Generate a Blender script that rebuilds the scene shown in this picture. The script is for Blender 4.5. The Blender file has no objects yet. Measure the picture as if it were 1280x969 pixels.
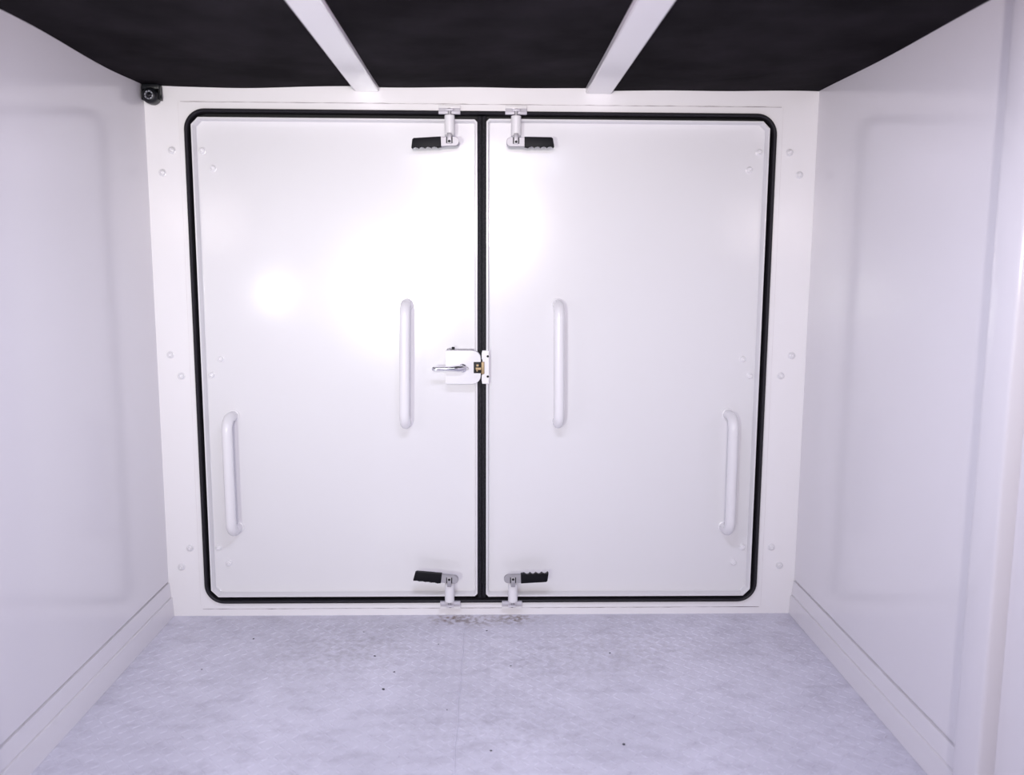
import bpy, bmesh, math, random
from mathutils import Vector, Matrix
random.seed(7)
scene = bpy.context.scene
C = scene.collection
PI = math.pi

# ------------------------------------------------------------------ camera
cam_d = bpy.data.cameras.new('camera'); cam = bpy.data.objects.new('camera', cam_d); C.objects.link(cam)
cam_d.sensor_width = 36.0; cam_d.lens = 36.0 * 1093.8 / 1280.0; cam_d.clip_start = 0.02
PITCH, YAW, ROLL = 0.13731, 0.02456, 0.00506
fw = Vector((math.sin(YAW)*math.cos(PITCH), math.cos(YAW)*math.cos(PITCH), -math.sin(PITCH)))
rt = Vector((math.cos(YAW), -math.sin(YAW), 0)); up = rt.cross(fw)
r2 = rt*math.cos(ROLL) + up*math.sin(ROLL); u2 = up*math.cos(ROLL) - rt*math.sin(ROLL)
M = Matrix((r2, u2, -fw)).transposed().to_4x4(); M.translation = (0.018, -2.4195, 0.998)
cam.matrix_world = M
cam_d.dof.use_dof = True; cam_d.dof.focus_distance = 2.40; cam_d.dof.aperture_fstop = 2.8
scene.camera = cam

# ------------------------------------------------------------------ world, lamps, exposure
w = bpy.data.worlds.new('world'); scene.world = w; w.use_nodes = True
w.node_tree.nodes['Background'].inputs[0].default_value = (0.8, 0.86, 1, 1)
w.node_tree.nodes['Background'].inputs[1].default_value = 0.05
vs = scene.view_settings
vs.view_transform = 'Standard'; vs.look = 'None'; vs.gamma = 1.0; vs.use_curve_mapping = False
vs.exposure = -0.08

def area(name, loc, target, size, power, col, size_y=None, spread=180):
    d = bpy.data.lights.new(name, 'AREA'); o = bpy.data.objects.new(name, d); C.objects.link(o)
    d.energy = power; d.color = col; d.spread = math.radians(spread)
    if size_y: d.shape = 'RECTANGLE'; d.size = size; d.size_y = size_y
    else: d.shape = 'DISK'; d.size = size
    o.location = loc
    o.rotation_euler = (Vector(target)-Vector(loc)).to_track_quat('-Z', 'Y').to_euler()
    return o
# work lamps standing behind the camera, a small one by the left wall, one under the roof, plus two added fills
area('work_lamp_high', (-0.03, -3.30, 1.26), (0.0, 0, 1.45), 0.14, 8.0, (1, 0.93, 0.905), spread=90)
area('fill_wide', (-0.03, -3.32, 1.26), (0.0, 0, 1.30), 0.16, 6.7, (1, 0.857, 0.875), spread=150)  # added fill at the high lamp's spot, brightens the door frame
area('work_lamp_low', (-0.58, -3.30, 0.81), (-0.3, 0, 1.1), 0.12, 3.9, (0.98, 1, 0.935), spread=60)
area('side_lamp', (-0.862, -1.14, 0.885), (-0.50, 0, 0.95), 0.055, 0.42, (1, 0.97, 0.97), spread=130)
area('roof_lamp', (0, -1.25, 1.44), (0, -1.2, 0.2), 0.60, 9.2, (0.76, 0.805, 1), 0.16)
def point_light(name, loc, rad, power, col):
    d = bpy.data.lights.new(name, 'POINT'); o = bpy.data.objects.new(name, d); C.objects.link(o)
    d.energy = power; d.color = col; d.shadow_soft_size = rad; o.location = loc
point_light('fill_upper', (0.0, -1.08, 1.395), 0.04, 3.5, (0.98, 0.765, 1))  # added fill for the upper walls and door top, no fixture

# ------------------------------------------------------------------ materials
def nmat(name, col, rough=0.4, metal=0.0, spec=0.5):
    m = bpy.data.materials.new(name); m.use_nodes = True
    b = m.node_tree.nodes['Principled BSDF']
    b.inputs['Base Color'].default_value = (*col, 1); b.inputs['Roughness'].default_value = rough
    b.inputs['Metallic'].default_value = metal; b.inputs['Specular IOR Level'].default_value = spec
    return m, m.node_tree, b
def add_noise_bump(nt, b, scale, strength, dist=0.001, detail=2.0):
    tc = nt.nodes.new('ShaderNodeTexCoord'); n = nt.nodes.new('ShaderNodeTexNoise'); bp = nt.nodes.new('ShaderNodeBump')
    n.inputs['Scale'].default_value = scale; n.inputs['Detail'].default_value = detail
    bp.inputs['Strength'].default_value = strength; bp.inputs['Distance'].default_value = dist
    nt.links.new(tc.outputs['Object'], n.inputs['Vector']); nt.links.new(n.outputs['Fac'], bp.inputs['Height'])
    nt.links.new(bp.outputs['Normal'], b.inputs['Normal'])
    return tc, n
def tint(nt, b, tc, scale, lo, hi, colA, colB, vec=None):
    n = nt.nodes.new('ShaderNodeTexNoise'); n.inputs['Scale'].default_value = scale; n.inputs['Detail'].default_value = 5
    r = nt.nodes.new('ShaderNodeValToRGB')
    r.color_ramp.elements[0].position = lo; r.color_ramp.elements[0].color = (*colA, 1)
    r.color_ramp.elements[1].position = hi; r.color_ramp.elements[1].color = (*colB, 1)
    nt.links.new(vec or tc.outputs['Object'], n.inputs['Vector']); nt.links.new(n.outputs['Fac'], r.inputs['Fac'])
    nt.links.new(r.outputs['Color'], b.inputs['Base Color'])
    return n, r

def white_paint(name, col, rough, bump):
    m, nt, b = nmat(name, col, rough)
    tc, _ = add_noise_bump(nt, b, 90, bump, 0.0004, 1.0)
    tint(nt, b, tc, 1.6, 0.3, 0.7, tuple(c*0.985 for c in col), col)
    return m
DOORW = white_paint('white_gloss_paint', (0.795, 0.788, 0.812), 0.18, 0.05)
FRAMEW = white_paint('frame_white_lifted', (0.91, 0.895, 0.915), 0.2, 0.05)  # extra brightness in the colour makes up for shade in the corners
WALLW = white_paint('white_satin_wall_paint', (0.83, 0.81, 0.845), 0.16, 0.03)
PARTW = white_paint('white_part_paint', (0.84, 0.83, 0.86), 0.25, 0.0)
KEEPW, _, _ = nmat('zinc_white_keeper', (0.62, 0.60, 0.66), 0.35, 0.0)
RUB, nt, b = nmat('grey_black_rubber', (0.016, 0.0145, 0.019), 0.5, 0, 0.3)
tc, _ = add_noise_bump(nt, b, 160, 0.3, 0.0006)
GAP, _, _ = nmat('black_inner_rubber', (0.006, 0.006, 0.008), 0.6, 0, 0.3)
SEAL, nt, b = nmat('speckled_seal_rubber', (0.03, 0.028, 0.036), 0.6, 0, 0.2)
tc, _ = add_noise_bump(nt, b, 400, 0.5, 0.0008)
tint(nt, b, tc, 260, 0.42, 0.62, (0.006, 0.006, 0.009), (0.024, 0.022, 0.029))
GRIP, nt, b = nmat('black_plastic_grip', (0.005, 0.005, 0.008), 0.5, 0, 0.15)
STEEL, nt, b = nmat('satin_zinc_steel', (0.42, 0.41, 0.44), 0.5, 0.5)
add_noise_bump(nt, b, 300, 0.1, 0.0003)
CHROME, _, _ = nmat('polished_chrome', (0.82, 0.82, 0.85), 0.08, 1.0)
DARK, _, _ = nmat('dark_oxide_metal', (0.008, 0.008, 0.010), 0.5, 0.0, 0.3)
BRASS, nt, b = nmat('worn_brass', (0.40, 0.29, 0.17), 0.5, 0.5)
CAMB, _, _ = nmat('black_camera_housing', (0.007, 0.008, 0.011), 0.4, 0, 0.35)
LENS, _, _ = nmat('lens_glass', (0.01, 0.01, 0.014), 0.04)
RING, _, _ = nmat('grey_lens_ring', (0.36, 0.37, 0.42), 0.35)
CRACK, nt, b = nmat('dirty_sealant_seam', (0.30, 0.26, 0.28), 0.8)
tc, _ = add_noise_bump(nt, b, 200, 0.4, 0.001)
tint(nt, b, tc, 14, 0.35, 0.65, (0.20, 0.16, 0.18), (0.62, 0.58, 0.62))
SEAM, _, _ = nmat('pale_sealant', (0.70, 0.66, 0.68), 0.7)
CHIP, _, _ = nmat('dark_grit', (0.06, 0.06, 0.08), 0.7)

# black roof lining: faintly creased, scuffed sheet
LINING, nt, b = nmat('black_roof_lining', (0.016, 0.014, 0.0165), 0.8, 0, 0.02)
tc, n1 = add_noise_bump(nt, b, 5, 0.22, 0.012, 3.0)
n1.inputs['Distortion'].default_value = 1.2
n, r = tint(nt, b, tc, 5, 0.35, 0.8, (0.0095, 0.0080, 0.0100), (0.027, 0.0235, 0.028))

# painted checker plate floor
FLOORM, nt, b = nmat('painted_tread_plate', (0.56, 0.56, 0.65), 0.38, 0, 0.5)
tc, _ = add_noise_bump(nt, b, 60, 0.06, 0.001)
N = nt.nodes; L = nt.links
nz = N.new('ShaderNodeTexNoise'); nz.inputs['Scale'].default_value = 2.6; nz.inputs['Detail'].default_value = 6; nz.inputs['Roughness'].default_value = 0.6
L.new(tc.outputs['Object'], nz.inputs['Vector'])
rp = N.new('ShaderNodeValToRGB')
rp.color_ramp.elements[0].position = 0.30; rp.color_ramp.elements[0].color = (0.60, 0.59, 0.69, 1)
rp.color_ramp.elements[1].position = 0.62; rp.color_ramp.elements[1].color = (0.74, 0.73, 0.845, 1)
L.new(nz.outputs['Fac'], rp.inputs['Fac'])
last = rp.outputs['Color']
mo = N.new('ShaderNodeMapping'); mo.inputs['Scale'].default_value = (1.0, 1.6, 1.0); L.new(tc.outputs['Object'], mo.inputs['Vector'])
nm = N.new('ShaderNodeTexNoise'); nm.inputs['Scale'].default_value = 13; nm.inputs['Detail'].default_value = 7; nm.inputs['Roughness'].default_value = 0.7
L.new(mo.outputs['Vector'], nm.inputs['Vector'])
rm = N.new('ShaderNodeValToRGB'); rm.color_ramp.elements[0].position = 0.34; rm.color_ramp.elements[0].color = (0.80, 0.79, 0.80, 1)
rm.color_ramp.elements[1].position = 0.52; rm.color_ramp.elements[1].color = (1, 1, 1, 1); L.new(nm.outputs['Fac'], rm.inputs['Fac'])
mm = N.new('ShaderNodeMix'); mm.data_type = 'RGBA'; mm.blend_type = 'MULTIPLY'; mm.inputs['Factor'].default_value = 0.8
L.new(last, mm.inputs['A']); L.new(rm.outputs['Color'], mm.inputs['B']); last = mm.outputs['Result']
nd = N.new('ShaderNodeTexNoise'); nd.inputs['Scale'].default_value = 55; nd.inputs['Detail'].default_value = 5
L.new(tc.outputs['Object'], nd.inputs['Vector'])
def stain(cx, cy, rad, sy, amt, col):
    """A dirt mark of its own shape at a fixed spot on the plate."""
    global last
    mp = N.new('ShaderNodeMapping'); mp.vector_type = 'POINT'
    mp.inputs['Location'].default_value = (-cx/rad, -cy/(rad*sy), 0)
    mp.inputs['Scale'].default_value = (1/rad, 1/(rad*sy), 0)
    L.new(tc.outputs['Object'], mp.inputs['Vector'])
    ln = N.new('ShaderNodeVectorMath'); ln.operation = 'LENGTH'; L.new(mp.outputs['Vector'], ln.inputs[0])
    mr = N.new('ShaderNodeMapRange'); mr.inputs['From Min'].default_value = 1.0; mr.inputs['From Max'].default_value = 0.15
    L.new(ln.outputs['Value'], mr.inputs['Value'])
    ad = N.new('ShaderNodeMath'); ad.operation = 'MULTIPLY'; L.new(mr.outputs['Result'], ad.inputs[0])
    m2 = N.new('ShaderNodeMapRange'); m2.inputs['From Min'].default_value = 0.42; m2.inputs['From Max'].default_value = 0.62
    L.new(nd.outputs['Fac'], m2.inputs['Value']); L.new(m2.outputs['Result'], ad.inputs[1])
    ml = N.new('ShaderNodeMath'); ml.operation = 'MULTIPLY'; ml.inputs[1].default_value = amt; L.new(ad.outputs[0], ml.inputs[0])
    mx = N.new('ShaderNodeMix'); mx.data_type = 'RGBA'; mx.inputs['B'].default_value = (*col, 1)
    L.new(ml.outputs[0], mx.inputs['Factor']); L.new(last, mx.inputs['A']); last = mx.outputs['Result']
stain(-0.095, -0.03, 0.075, 0.7, 1.0, (0.20, 0.14, 0.11))
stain(-0.020, -0.04, 0.085, 0.8, 0.8, (0.22, 0.17, 0.16))
stain(0.088, -0.03, 0.075, 0.7, 1.0, (0.20, 0.15, 0.12))
stain(-0.42, -0.25, 0.30, 0.8, 0.25, (0.25, 0.23, 0.25))
stain(-0.30, -0.17, 0.22, 0.9, 0.22, (0.26, 0.24, 0.26))
stain(0.12, -0.30, 0.35, 0.7, 0.25, (0.30, 0.28, 0.32))
stain(0.42, -0.22, 0.28, 0.8, 0.22, (0.30, 0.27, 0.28))
stain(0.05, -0.62, 0.35, 0.6, 0.25, (0.30, 0.28, 0.33))
L.new(last, b.inputs['Base Color'])
GROUND, nt, b = nmat('grey_concrete', (0.42, 0.42, 0.43), 0.8)
tc, _ = add_noise_bump(nt, b, 40, 0.2, 0.002); tint(nt, b, tc, 3, 0.3, 0.7, (0.36, 0.36, 0.37), (0.46, 0.46, 0.47))

# ------------------------------------------------------------------ mesh helpers
def mesh(bm, name, mat, smooth=False):
    bmesh.ops.recalc_face_normals(bm, faces=bm.faces[:])
    me = bpy.data.meshes.new(name); bm.to_mesh(me); bm.free()
    for m in (mat if isinstance(mat, (list, tuple)) else [mat]): me.materials.append(m)
    if smooth:
        for p in me.polygons: p.use_smooth = True
        me.set_sharp_from_angle(angle=math.radians(38))
        for p in me.polygons:
            if p.area > 0.1: p.use_smooth = False               # large panels stay flat
    return me
def obj(name, bm, mat, parent=None, loc=(0, 0, 0), rot=(0, 0, 0), smooth=False, label=None):
    me = bm if isinstance(bm, bpy.types.Mesh) else mesh(bm, name, mat, smooth)
    o = bpy.data.objects.new(name, me); C.objects.link(o)
    o.location = loc; o.rotation_euler = rot
    if parent: o.parent = parent
    if label: o['label'] = label
    return o
def tag(o, label, cat, kind=None, group=None):
    o['label'] = label; o['category'] = cat
    if kind: o['kind'] = kind
    if group: o['group'] = group
    return o
def empty(name, loc=(0, 0, 0)):
    o = bpy.data.objects.new(name, None); C.objects.link(o); o.location = loc; o.empty_display_size = 0.1
    return o
def box(bm, x0, x1, y0, y1, z0, z1, bev=0.0, seg=2):
    r = bmesh.ops.create_cube(bm, size=1.0)
    for v in r['verts']:
        v.co = Vector(((x0+x1)/2+v.co.x*(x1-x0), (y0+y1)/2+v.co.y*(y1-y0), (z0+z1)/2+v.co.z*(z1-z0)))
    if bev:
        es = list({e for v in r['verts'] for e in v.link_edges})
        bmesh.ops.bevel(bm, geom=es, offset=bev, segments=seg, profile=0.5, affect='EDGES')
    return bm
def extr(bm, pts, y0, y1, bev=0.0, seg=2):
    """outline in x,z extruded from y0 (front, towards the room) to y1"""
    f = [bm.verts.new((x, y0, z)) for x, z in pts]; k = [bm.verts.new((x, y1, z)) for x, z in pts]
    n = len(pts); ff = bm.faces.new(f); bm.faces.new(k[::-1])
    for i in range(n): bm.faces.new((f[i], k[i], k[(i+1) % n], f[(i+1) % n]))
    if bev: bmesh.ops.bevel(bm, geom=list(ff.edges), offset=bev, segments=seg, profile=0.5, affect='EDGES')
    return bm
def rrect(x0, x1, z0, z1, r, n=8):
    rs = r if isinstance(r, (tuple, list)) else (r, r, r, r)     # corners: x0z0, x1z0, x1z1, x0z1
    cs = [(x0, z0, 1, 1, PI), (x1, z0, -1, 1, 1.5*PI), (x1, z1, -1, -1, 0), (x0, z1, 1, -1, 0.5*PI)]
    out = []
    for (x, z, sx, sz, a0), q in zip(cs, rs):
        q = max(q, 0.0004)
        for i in range(n+1):
            a = a0 + i/n*PI/2
            out.append((x+sx*q+q*math.cos(a), z+sz*q+q*math.sin(a)))
    return out
def sweep_rings(bm, rings, closed=False, caps=False):
    """rings: lists of 3-D points with equal counts, each a closed loop; bridges consecutive ones"""
    vr = [[bm.verts.new(p) for p in r] for r in rings]; n = len(rings[0]); m = len(vr)
    for j in range(m if closed else m-1):
        a, c = vr[j], vr[(j+1) % m]
        for i in range(n): bm.faces.new((a[i], a[(i+1) % n], c[(i+1) % n], c[i]))
    if caps: bm.faces.new(vr[0][::-1]); bm.faces.new(vr[-1])
    return bm
def lathe(bm, prof, axis='y', seg=20, center=(0, 0, 0)):
    """prof: (radius, height along axis)"""
    rings = []
    for r, h in prof:
        ring = []
        for i in range(seg):
            a = 2*PI*i/seg; c, s = r*math.cos(a), r*math.sin(a)
            p = {'y': (c, h, s), 'z': (c, s, h), 'x': (h, c, s)}[axis]
            ring.append((p[0]+center[0], p[1]+center[1], p[2]+center[2]))
        rings.append(ring)
    return sweep_rings(bm, rings, caps=True)
def tube(bm, path, rad, seg=14):
    pts = [Vector(p) for p in path]; rings = []
    t0 = (pts[1]-pts[0]).normalized(); nrm = t0.orthogonal().normalized()
    for i, p in enumerate(pts):
        a = pts[max(i-1, 0)]; c = pts[min(i+1, len(pts)-1)]; t = (c-a).normalized()
        nrm = (nrm - t*nrm.dot(t)).normalized(); bn = t.cross(nrm)
        rr = rad[i] if isinstance(rad, (list, tuple)) else rad
        rings.append([tuple(p+rr*(nrm*math.cos(2*PI*k/seg)+bn*math.sin(2*PI*k/seg))) for k in range(seg)])
    return sweep_rings(bm, rings, caps=True)
B = bmesh.new

# ------------------------------------------------------------------ setting: box room
W2, H, YF = 0.90, 1.4675, -3.9      # half width, height, open end behind the camera
fl = tag(obj('floor', box(B(), -W2-0.06, W2+0.06, YF, 0.06, -0.05, 0.0), FLOORM), 'lavender grey painted tread plate floor of the box', 'floor', 'structure')
# raised diamond lugs, all pressed into the plate
bm = B()
def lug(cx, cy, ang):
    l, wd, h = 0.0115, 0.0030, 0.0012
    c, s = math.cos(ang), math.sin(ang)
    base = [(-l, 0), (-l*.5, -wd), (l*.5, -wd), (l, 0), (l*.5, wd), (-l*.5, wd)]
    top = [(-l*.55, 0), (l*.55, 0)]
    P = lambda q, z: bm.verts.new((cx+q[0]*c-q[1]*s, cy+q[0]*s+q[1]*c, z))
    bv = [P(q, -0.0002) for q in base]; tv = [P(q, h) for q in top]
    for f in ((bv[0], bv[1], tv[0]), (bv[1], bv[2], tv[1], tv[0]), (bv[2], bv[3], tv[1]), (bv[3], bv[4], tv[1]), (bv[4], bv[5], tv[0], tv[1]), (bv[5], bv[0], tv[0])):
        bm.faces.new(f)
sp = 0.0222
for j in range(int(2.9/sp)):
    for i in range(int(1.77/sp)+1):
        lug(-0.885+i*sp, -0.012-j*sp, (PI/4 if (i+j) % 2 else -PI/4))
o = obj('tread_lug', bm, FLOORM, fl); o['kind'] = 'stuff'
bm = B(); 
pts = [(-0.054+0.0015*math.sin(i*1.7), -0.004-i*0.05, 0.0004) for i in range(40)]
tube(bm, pts, 0.0016, 6); obj('weld_seam', bm, FLOORM, fl, smooth=True)
chip = None
for (x, y, r) in ((-0.28, -0.27, .0035), (-0.236, -0.45, .0045), (0.008, -0.115, .003), (0.33, -0.26, .003), (-0.22, -0.36, .0028), (-0.33, -0.12, .0025), (-0.12, -0.20, .0022), (0.07, -0.33, .0022), (0.30, -0.70, .004), (0.02, -0.72, .003), (-0.08, -0.55, .002), (-0.62, -0.16, .003), (-0.70, -0.34, .0025)):
    if chip is None:
        bm = B(); lathe(bm, [(0.0001, 0.9), (0.6, 0.8), (1.0, 0.3), (0.9, -0.1)], 'z', 7); chip = mesh(bm, 'grit_speck', CHIP)
    g = obj('grit_speck', chip, None, fl, (x, y, 0.0004)); g.scale = (r*.8, r*1.05, r*0.5); g.rotation_euler.z = random.random()*3

ground = obj('ground', box(B(), -8, 8, -12, 4, -0.62, -0.60), GROUND)
tag(ground, 'plain grey concrete ground outside the box', 'ground', 'structure')

# side walls: smooth sheet with an upright rib
def side_wall(s, name, label):
    bm = B()
    x0, x1 = sorted((s*W2, s*(W2+0.05)))
    box(bm, x0, x1, YF, 0.05, 0.1035, H+0.02)
    xb0, xb1 = sorted((s*(W2+0.012), s*(W2+0.05)))
    box(bm, xb0, xb1, YF, 0.05, -0.04, 0.1035)
    o = tag(obj(name, bm, WALLW), label, 'wall', 'structure')
    bm = B(); a, c = sorted((s*(W2-0.030), s*(W2+0.004)))
    box(bm, a, c, -1.015, -0.935, 0.004, H-0.004, 0.006, 3)
    obj('rib', bm, WALLW, o, smooth=True)
    return o
wl = side_wall(-1, 'wall_left', 'smooth glossy white wall to the left of the double door, beside the black camera')
wr = side_wall(1, 'wall_right', 'smooth glossy white wall to the right of the double door, with upright rib')
# stepped kick plates along the foot of the walls
def baseboard(s, name, label):
    prof = [(0.010, 0.0), (-0.012, 0.0), (-0.009, 0.0545), (-0.003, 0.0558), (-0.003, 0.0572), (-0.006, 0.0582), (-0.003, 0.0985), (0.010, 0.0992)]
    y1 = -0.0005; y0 = YF+0.02
    rings = [[(s*(W2+a), y, z+0.0006) for a, z in prof] for y in (y0, y1)]
    tag(obj(name, sweep_rings(B(), rings, caps=True), WALLW), label, 'baseboard', 'structure')
baseboard(-1, 'baseboard_left', 'stepped white metal kick plate at the foot of the left wall')
baseboard(1, 'baseboard_right', 'stepped white metal kick plate at the foot of the right wall')

# ceiling: roof skin with three black lining panels between two white beams
ce = tag(obj('ceiling', box(B(), -W2-0.05, W2+0.05, YF, 0.05, H+0.035, H+0.06), WALLW), 'low roof lined with black sheet between two white beams', 'ceiling', 'structure')
def panel(x0, x1, seed, left_sag=0.0):
    rnd = random.Random(seed); ph = [rnd.random()*6.28 for _ in range(6)]
    bm = B(); nx, ny = 22, 80; y0 = YF+0.02
    top = []; g = []
    for j in range(ny+1):
        t = (j/ny); y = -0.0008 + (y0)*t*t if j else -0.0008
        row = []
        for i in range(nx+1):
            x = x0+(x1-x0)*i/nx
            z = H + 0.0018*math.sin(3.1*x+2.3*y*2+ph[0]) + 0.0012*math.sin(9*y+ph[1]+4*x) + 0.0008*math.sin(19*x+ph[2])
            if left_sag:
                d = max(0, 1-(x-x0)/0.22)
                z -= d*0.0016*math.sin(9*y+ph[3])*min(1, -y/0.2) + left_sag*d*math.exp(-((y+0.35)/0.15)**2)
                z -= 0.0055*math.exp(-((x+0.66)/0.13)**2)*math.exp(y/0.12)
                z += 0.0030*math.exp(-((x+0.90)/0.07)**2)*math.exp(-(y/0.12)**2)
            row.append(bm.verts.new((x, y, z)))
        g.append(row)
    for j in range(ny):
        for i in range(nx): bm.faces.new((g[j][i], g[j][i+1], g[j+1][i+1], g[j+1][i]))
    r = bmesh.ops.extrude_face_region(bm, geom=bm.faces[:])
    for v in r['geom']:
        if isinstance(v, bmesh.types.BMVert): v.co.z = H+0.034
    return obj('lining_panel', bm, LINING, ce, smooth=True)
panel(-W2+0.0008, -0.3125, 3, 0.0012); panel(-0.3115, 0.3045, 4); panel(0.3055, W2-0.0008, 5)
def beam(name, x0, x1, label):
    bm = B(); box(bm, x0, x1, YF+0.03, -0.0006, H-0.011, H+0.033, 0.004, 2)
    tag(obj(name, bm, FRAMEW, smooth=True), label, 'beam', 'structure')
beam('trim_1', -0.345, -0.279, 'white roof beam crossing the black ceiling above the left door leaf')
beam('trim_2', 0.270, 0.340, 'white roof beam crossing the black ceiling above the right door leaf')

# door wall with its opening
OX0, OX1, OZ0, OZ1 = -0.7965, 0.7885, 0.0390, 1.4090          # outer line of the black seal
bm = B()
outer = rrect(-W2-0.05, W2+0.05, -0.04, H+0.03, 0.0005); inner = rrect(OX0+.004, OX1-.004, OZ0+.004, OZ1-.004, 0.052)
sweep_rings(bm, [[(x, 0, z) for x, z in outer], [(x, 0, z) for x, z in inner], [(x, 0.05, z) for x, z in inner], [(x, 0.05, z) for x, z in outer]], closed=True)
wb = tag(obj('wall_back', bm, FRAMEW), 'white end wall framing the double door, bolts down both sides', 'wall', 'structure')
bm = B()
outer = rrect(-0.810, 0.8035, 0.0225, 1.4255, 0.002); inner = rrect(OX0+.002, OX1-.002, OZ0+.002, OZ1-.002, 0.054)
sweep_rings(bm, [[(x, -0.0035, z) for x, z in outer], [(x, -0.0035, z) for x, z in inner], [(x, 0.01, z) for x, z in inner], [(x, 0.001, z) for x, z in outer]], closed=True)
obj('frame_plate', bm, FRAMEW, wb)
bm = B()
def ringz(d, y, r): return [(x, y, z) for x, z in rrect(OX0+d, OX1-d, OZ0+d, OZ1-d, max(r-d, .004), 10)]
sweep_rings(bm, [ringz(0, -0.001, .056), ringz(0.0005, -0.009, .056), ringz(0.0022, -0.0122, .056), ringz(0.0060, -0.0132, .056), ringz(0.0090, -0.011, .056), ringz(0.0102, -0.006, .056), ringz(0.0102, 0.03, .056), ringz(0, 0.03, .056)], closed=True)
gk = obj('door_seal', bm, RUB, wb, smooth=True, label='black rubber seal running around both door leaves')
bm = B()
sweep_rings(bm, [ringz(0.0103, 0.0205, .056), ringz(0.045, 0.0205, .056), ringz(0.045, 0.0300, .056), ringz(0.0103, 0.0300, .056)], closed=True)
obj('seal_lip', bm, GAP, gk)
# cracked sealant along the frame plate
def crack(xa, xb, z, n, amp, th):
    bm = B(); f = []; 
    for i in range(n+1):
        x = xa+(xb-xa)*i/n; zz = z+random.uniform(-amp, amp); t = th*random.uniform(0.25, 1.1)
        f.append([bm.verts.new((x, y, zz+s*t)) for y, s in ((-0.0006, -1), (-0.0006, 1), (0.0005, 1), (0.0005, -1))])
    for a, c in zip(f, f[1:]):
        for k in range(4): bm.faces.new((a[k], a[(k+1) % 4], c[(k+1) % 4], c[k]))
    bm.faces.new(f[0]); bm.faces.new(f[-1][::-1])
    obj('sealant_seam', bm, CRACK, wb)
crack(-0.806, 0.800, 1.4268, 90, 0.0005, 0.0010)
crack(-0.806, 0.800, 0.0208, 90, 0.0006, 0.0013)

def crack_v(x, za, zb, n):
    bm = B(); f = []
    for i in range(n+1):
        z = za+(zb-za)*i/n; t = 0.0007*random.uniform(0.3, 1.1)
        f.append([bm.verts.new((x+q*t, y, z)) for y, q in ((-0.0006, -1), (-0.0006, 1), (0.0005, 1), (0.0005, -1))])
    for a, c in zip(f, f[1:]):
        for k in range(4): bm.faces.new((a[k], a[(k+1) % 4], c[(k+1) % 4], c[k]))
    bm.faces.new(f[0]); bm.faces.new(f[-1][::-1])
    obj('sealant_seam', bm, SEAM, wb)
crack_v(-0.8110, 0.0225, 1.4255, 60); crack_v(0.8045, 0.0225, 1.4255, 60)
# bolt: low domed head on a thin washer
bm = B(); lathe(bm, [(0.0105, 0.002), (0.0105, -0.0012), (0.0088, -0.0016), (0.0082, -0.004), (0.0062, -0.0062), (0.0042, -0.0066), (0.0034, -0.0048), (0.0030, -0.0036)], 'y', 18)
BOLT = mesh(bm, 'bolt', PARTW, True)
def bolt(parent, x, z, y): 
    o = obj('bolt', BOLT, None, parent, (x, y, z)); o.rotation_euler.y = random.random()
for x, z in ((-.833, 1.301), (-.861, 1.242), (-.863, .753), (-.836, .694), (-.834, .202), (-.861, .146), (.827, 1.308), (.857, 1.249), (.860, .755), (.832, .698), (.828, .200), (.854, .145)):
    bolt(wb, x, z, -0.0005)
# keepers that take the latch rods, fixed to the frame plate
def keeper(x, z, s):
    """s=+1 above the door, -1 below"""
    k = empty('keeper', (x, -0.0035, z)); k.parent = wb
    bm = B(); z0, z1 = sorted((s*0.0095, s*0.0205))
    box(bm, -0.029, 0.029, -0.013, 0.001, z0, z1, 0.0015, 2)
    obj('base_block', bm, FRAMEW, k, smooth=True)
    bm = B()
    box(bm, -0.0288, 0.0288, -0.024, -0.0105, -0.0040, 0.0040, 0.0015, 2)
    z0, z1 = sorted((-s*0.002, s*0.0130)); box(bm, -0.0285, 0.0285, -0.0145, -0.0105, z0, z1, 0.0012, 2)
    box(bm, -0.0105, 0.0105, -0.032, -0.0120, s*0.0060-0.003, s*0.0060+0.003, 0.0015, 2)
    obj('keeper_body', bm, KEEPW, k, smooth=True)
    bm = B(); lathe(bm, [(0.0045, 0), (0.0045, 0.0012), (0.003, 0.0016)], 'z', 12)
    obj('rod_hole', bm, DARK, k, (0, -0.0255, s*0.0088+(0 if s > 0 else -0.0016)))
for x, z, s in ((-0.0925, 1.4010, 1), (0.084, 1.4015, 1), (-0.0965, 0.0445, -1), (0.080, 0.0440, -1)): keeper(x, z, s)

# ------------------------------------------------------------------ door leaves
def leaf(name, x0, x1, z0, z1, hinge, label):
    big, sm = 0.0205, 0.008
    def cut(d):
        q = []
        a, c, e, g = x0+d, x1-d, z0+d, z1-d
        bl = big if hinge < 0 else sm; br = big if hinge > 0 else sm
        k = d*0.586
        bl = max(bl-k, .004); br = max(br-k, .004)
        tl, tr = bl*0.95, br*0.95
        return [(a+bl, e), (c-br, e), (c, e+br), (c, g-tr), (c-tr, g), (a+tl, g), (a, g-tl), (a, e+bl)]
    R_ = lambda d, y: [(x, y, z) for x, z in cut(d)]
    bm = B()
    rings = [R_(0.001, 0.032), R_(0, -0.006), R_(0.0012, -0.0078), R_(0.0045, -0.0078), R_(0.0056, -0.006), R_(0.0074, 0.0165), R_(0.0090, 0.018)]
    sweep_rings(bm, rings, caps=True)
    o = tag(obj(name, bm, DOORW, smooth=True), label, 'door', 'structure')
    return o
dl = leaf('door_1', -0.779, -0.0185, 0.0575, 1.3875, -1, 'left white steel door leaf carrying the lock box')
dr = leaf('door_2', 0.0050, 0.7700, 0.0560, 1.3895, 1, 'right white steel door leaf, without lock box')
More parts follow.
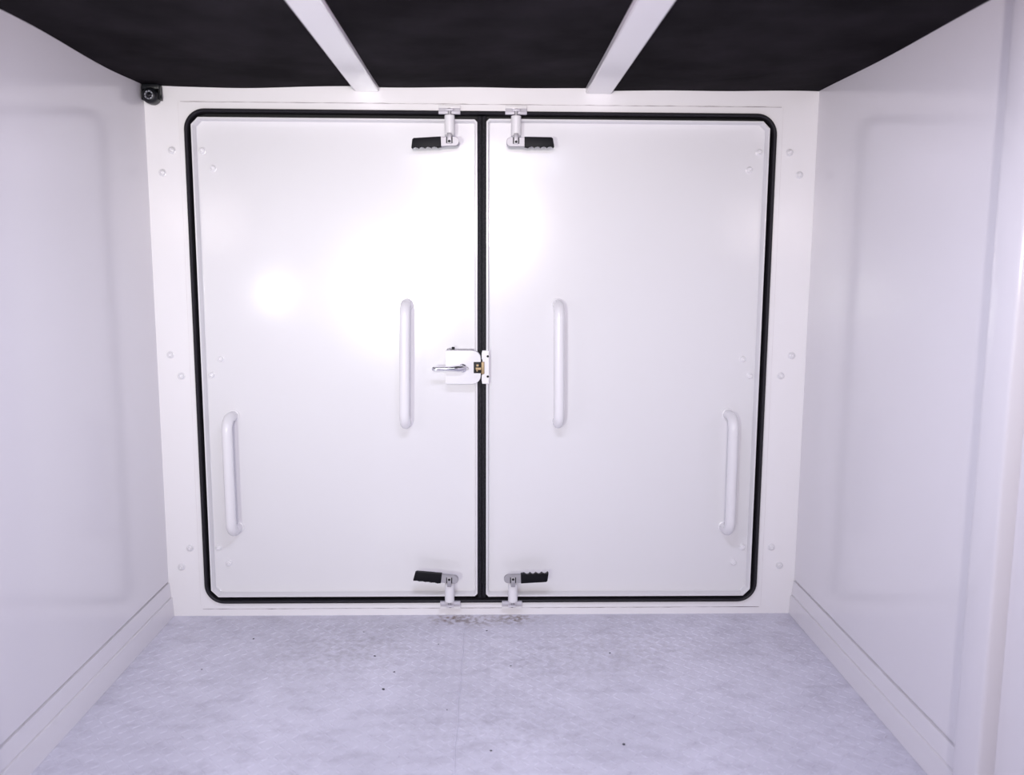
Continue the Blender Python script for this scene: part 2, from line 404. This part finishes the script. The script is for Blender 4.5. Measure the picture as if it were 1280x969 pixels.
# middle seal strips
def strip(par, x0, x1):
    bm = B(); box(bm, x0, x1, -0.0035, 0.03, 0.050, 1.3965, 0.0018, 2); obj('middle_seal', bm, SEAL, par, smooth=True, label='dark speckled rubber strip between the leaves')
strip(dl, -0.0184, -0.0072); strip(dr, -0.0064, 0.0049)
YP = 0.018
for x, z in ((-.7590, 1.3025), (-.732, 1.2565), (-.7325, .740), (-.7590, .695), (-.7590, .198), (-.732, .1515)): bolt(dl, x, z, YP-0.0004)
for x, z in ((.7495, 1.310), (.7245, 1.263), (.7275, .743), (.7495, .6955), (.7495, .195), (.7245, .149)): bolt(dr, x, z, YP-0.0004)
# tubular grab handles
def grab(par, x, z0, z1, dx=0.0):
    r = 0.0142; out = -0.046; rb = 0.034; p = []
    n = 9
    p.append((x, YP+0.002, z1)); 
    for i in range(n+1):
        a = i/n*PI/2; p.append((x, out+rb-rb*math.sin(a), z1-rb*0+0.0-rb*(1-math.cos(a)) ))
    q = [(x+dx, y, z0+(z1-z)) for (_, y, z) in p][::-1]
    bm = B(); tube(bm, p+q, r, 18)
    h = obj('grab_handle', bm, PARTW, par, smooth=True)
    bm = B()
    for zz, xx in ((z1, x), (z0, x+dx)): lathe(bm, [(r+0.0035, 0.0005), (r+0.003, -0.002), (r-0.001, -0.004)], 'y', 18, (xx, YP, zz))
    obj('weld_collar', bm, PARTW, h, smooth=True)
grab(dl, -0.2145, 0.5635, 0.893, -0.004); grab(dl, -0.7035, 0.2565, 0.580, 0.001)
grab(dr, 0.2030, 0.5655, 0.894, 0.003); grab(dr, 0.6915, 0.2555, 0.585, 0.001)

# lever latches: white barrel, rod, steel lever plate and black finger grip
def latch(par, x, zin, zout, side, lever_z, tilt, scallop_up, label):
    """zin: inner end of barrel, zout: outer end; side: direction of the grip in x"""
    up_ = 1 if zout > zin else -1; yc = -0.030
    a, c = sorted((zin, zout)); c0 = (x, yc, 0)
    bm = B(); rr = 0.0135
    lathe(bm, [(rr-0.0015, a), (rr, a+0.0015), (rr, c-0.0015), (rr-0.0015, c)], 'z', 22, c0)
    base = obj('latch', bm, PARTW, par, smooth=True, label=label)
    bm = B(); box(bm, x-0.011, x+0.011, yc+0.008, YP+0.0004, min(a+0.008, c-0.008), max(a+0.008, c-0.008), 0.002, 2)
    obj('foot', bm, PARTW, base, smooth=True)
    bm = B(); lathe(bm, [(0.0048, min(zout-up_*0.002, zout+up_*0.012)), (0.0048, max(zout-up_*0.002, zout+up_*0.012))], 'z', 12, c0)
    obj('rod', bm, STEEL, base, smooth=True)
    # fork between barrel and lever
    zf0, zf1 = sorted((zin+up_*0.004, lever_z-up_*0.006))
    bm = B(); box(bm, x-0.006, x+0.006, yc-0.0225, yc+0.005, zf0, zf1, 0.0015, 2); obj('fork', bm, STEEL, base, smooth=True)
    bm = B(); lathe(bm, [(0.0030, -0.0236), (0.0036, -0.0228), (0.0036, -0.01)], 'y', 12, (x, yc, lever_z)); obj('pivot_pin', bm, DARK, base, smooth=True)
    zs = sorted((lever_z-up_*0.005, lever_z+up_*0.0112))
    bm = B(); box(bm, x-0.0085, x+0.0085, yc-0.0202, yc-0.0190, zs[0], zs[1]); obj('fork_shade', bm, DARK, base)  # dark plate added as the shade on either side of the fork
    # lever plate and grip built around the pivot
    def turn(pts):
        t = math.radians(tilt); return [(x+px*math.cos(t)-pz*math.sin(t), lever_z+px*math.sin(t)+pz*math.cos(t)) for px, pz in pts]
    h = 0.0118
    pl = [(-side*(0.014+h*math.cos(k/8*PI-PI/2)), h*math.sin(k/8*PI-PI/2)) for k in range(9)] + [(side*0.034, h), (side*0.034, -h)]
    bm = B(); extr(bm, turn(pl), yc-0.0195, yc-0.0165, 0.0007, 1); extr(bm, turn(pl), yc-0.012, yc-0.009, 0.0007, 1)
    pb = [(px*0.999, pz) for px, pz in ((-side*.016, h*.98), (-side*.006, h*.98), (-side*.006, h*.6), (-side*.016, h*.6))]
    extr(bm, turn(pb), yc-0.0175, yc-0.0105)
    lv = obj('lever_plate', bm, STEEL, base, smooth=True, label='bare steel lever plate with a round end')
    e = 1 if scallop_up else -1
    g = [(side*0.022, -e*0.0135), (side*0.093, -e*0.0120), (side*0.097, -e*0.009)]
    g += [(side*0.1005, e*0.013), (side*0.098, e*0.0158)]
    for k in range(4):
        xa = 0.098-k*0.0165
        for t in (0.25, 0.5, 0.75, 1.0): g.append((side*(xa-t*0.0165), e*(0.0158-0.0055*math.sin(t*PI))))
    g += [(side*0.022, e*0.0135)]
    g = [(px, pz*0.98) for px, pz in g]
    bm = B(); extr(bm, turn(g), yc-0.0225, yc-0.0075, 0.0022, 3)
    obj('grip', bm, GRIP, base, smooth=True, label='black plastic grip with finger grooves')
latch(dl, -0.0918, 1.3415, 1.3935, -1, 1.3235, 2.5, False, 'quick latch at the top of the left leaf')
latch(dr, 0.0838, 1.3415, 1.3930, 1, 1.3235, 0.5, False, 'quick latch at the top of the right leaf')
latch(dl, -0.0980, 0.1065, 0.0520, -1, 0.1245, -6.5, False, 'quick latch at the bottom of the left leaf')
latch(dr, 0.0820, 0.1055, 0.0510, 1, 0.1245, 2.0, True, 'quick latch at the bottom of the right leaf')

# lock box on the left leaf, its chrome handle, bolt window and strike
pts = rrect(-0.1055, -0.0095, 0.6775, 0.7690, (0.003, 0.022, 0.022, 0.003), 6)
lk = obj('lock_box', extr(B(), pts, -0.030, YP+0.0004, 0.0016, 2), PARTW, dl, smooth=True, label='white lock cover with rounded right corners')
bm = B(); lathe(bm, [(0.0125, -0.0295), (0.0125, -0.033), (0.0105, -0.036), (0.0092, -0.0365), (0.0092, -0.044), (0.007, -0.0455)], 'y', 20, (-0.0590, 0, 0.7215))
obj('rosette', bm, CHROME, lk, smooth=True)
bm = B(); tube(bm, [(-0.054, -0.041, 0.7218), (-0.062, -0.045, 0.7220), (-0.072, -0.049, 0.7220), (-0.082, -0.053, 0.7222), (-0.096, -0.056, 0.7222), (-0.112, -0.057, 0.7222), (-0.128, -0.057, 0.7222), (-0.138, -0.057, 0.7222), (-0.141, -0.057, 0.7222)], [0.007, 0.0095, 0.0092, 0.0074, 0.0060, 0.0054, 0.0054, 0.0058, 0.004], 14)
obj('lock_handle', bm, CHROME, lk, smooth=True, label='polished chrome lever handle pointing left')
bm = B(); lathe(bm, [(0.0032, -0.0352), (0.0040, -0.0345), (0.0040, -0.030)], 'y', 12, (-0.0465, 0, 0.7205)); obj('key_cylinder', bm, STEEL, lk, smooth=True)
bm = B(); box(bm, -0.0290, -0.0088, -0.0312, -0.010, 0.7070, 0.7385, 0.0015, 2); wn = obj('latch_case', bm, DARK, lk, smooth=True, label='black latch case with brass bolt')
bm = B(); box(bm, -0.0235, -0.0080, -0.0335, -0.0300, 0.7165, 0.7235, 0.001, 1); box(bm, -0.0215, -0.0175, -0.0330, -0.0300, 0.7120, 0.7165, 0.0006, 1); box(bm, -0.0215, -0.0150, -0.0330, -0.0300, 0.7260, 0.7320, 0.0006, 1); obj('brass_bolt', bm, BRASS, wn)
bm = B(); box(bm, -0.1035, -0.028, -0.024, 0.004, 0.7688, 0.7712, 0.0009, 1); obj('top_flange', bm, STEEL, lk, smooth=True)
bm = B(); lathe(bm, [(0.0042, 0.7690), (0.0042, 0.7775), (0.003, 0.7785)], 'z', 12, (-0.0855, -0.018, 0)); obj('top_screw', bm, DARK, lk, smooth=True)
bm = B(); lathe(bm, [(0.0055, 0.7690), (0.0055, 0.7730), (0.0035, 0.7745)], 'z', 12, (-0.0965, -0.018, 0)); obj('top_nut', bm, STEEL, lk, smooth=True)
pts = [(-0.0052, 0.676), (0.0135, 0.676), (0.0135, 0.7685), (-0.0052, 0.7685), (-0.0072, 0.760), (-0.0072, 0.7455), (-0.0040, 0.742), (-0.0040, 0.703), (-0.0072, 0.6995), (-0.0072, 0.685)]
st = obj('strike_plate', extr(B(), pts, -0.0165, -0.002, 0.001, 1), PARTW, dr, smooth=True, label='narrow white strike plate facing the lock box')
bm = B(); box(bm, -0.0086, 0.0005, -0.0225, -0.004, 0.7035, 0.7375, 0.002, 2); obj('brass_keep', bm, BRASS, st, smooth=True)
for z in (0.7525, 0.6965):
    bm = B(); lathe(bm, [(0.0034, -0.016), (0.0034, -0.0185), (0.0015, -0.0195)], 'y', 6, (0.0098, 0, z)); obj('screw', bm, DARK, st)

# ------------------------------------------------------------------ small camera in the upper left corner
cm = tag(empty('surveillance_camera', (-0.8735, 0.0, 1.4365)), 'small black surveillance camera tucked into the upper left corner under the ceiling', 'camera')
bm = B(); lathe(bm, [(0.0195, -0.0008), (0.0208, -0.004), (0.0208, -0.026), (0.0195, -0.032), (0.0160, -0.0360), (0.0125, -0.0370), (0.0120, -0.0335), (0.009, -0.0330)], 'y', 28); obj('housing', bm, CAMB, cm, smooth=True)
bm = B(); box(bm, -0.0225, 0.0235, -0.027, -0.0008, 0.0165, 0.0295, 0.002, 2)
box(bm, -0.0245, -0.0205, -0.024, -0.004, -0.010, 0.024, 0.0012, 1); box(bm, 0.0205, 0.0245, -0.024, -0.004, -0.010, 0.024, 0.0012, 1); obj('bracket', bm, CAMB, cm, smooth=True)
for s in (-1, 1):
    bm = B(); lathe(bm, [(0.0050, s*0.0190), (0.0050, s*0.0258), (0.0035, s*0.0264)], 'x', 10, (0, -0.014, -0.001)); obj('bracket_screw', bm, CAMB, cm, smooth=True)
bm = B(); sweep_rings(bm, [[(r*math.cos(k*PI/12), y, r*math.sin(k*PI/12)) for k in range(24)] for r, y in ((0.0112, -0.033), (0.0112, -0.0378), (0.0088, -0.0384), (0.0080, -0.0365), (0.0080, -0.033))], closed=True)
rg = obj('lens_ring', bm, RING, cm, smooth=True)
led = B(); lathe(led, [(0.0013, -0.0378), (0.0013, -0.0390), (0.0006, -0.0394)], 'y', 8); led = mesh(led, 'led', DARK, True)
for k in range(8):
    a = k*PI/4+0.2; obj('led', led, None, rg, (0.0098*math.cos(a), 0, 0.0098*math.sin(a)))
bm = B(); lathe(bm, [(0.0078, -0.0320), (0.0074, -0.0355), (0.0052, -0.0380), (0.0022, -0.0392)], 'y', 20); obj('lens', bm, LENS, cm, smooth=True)
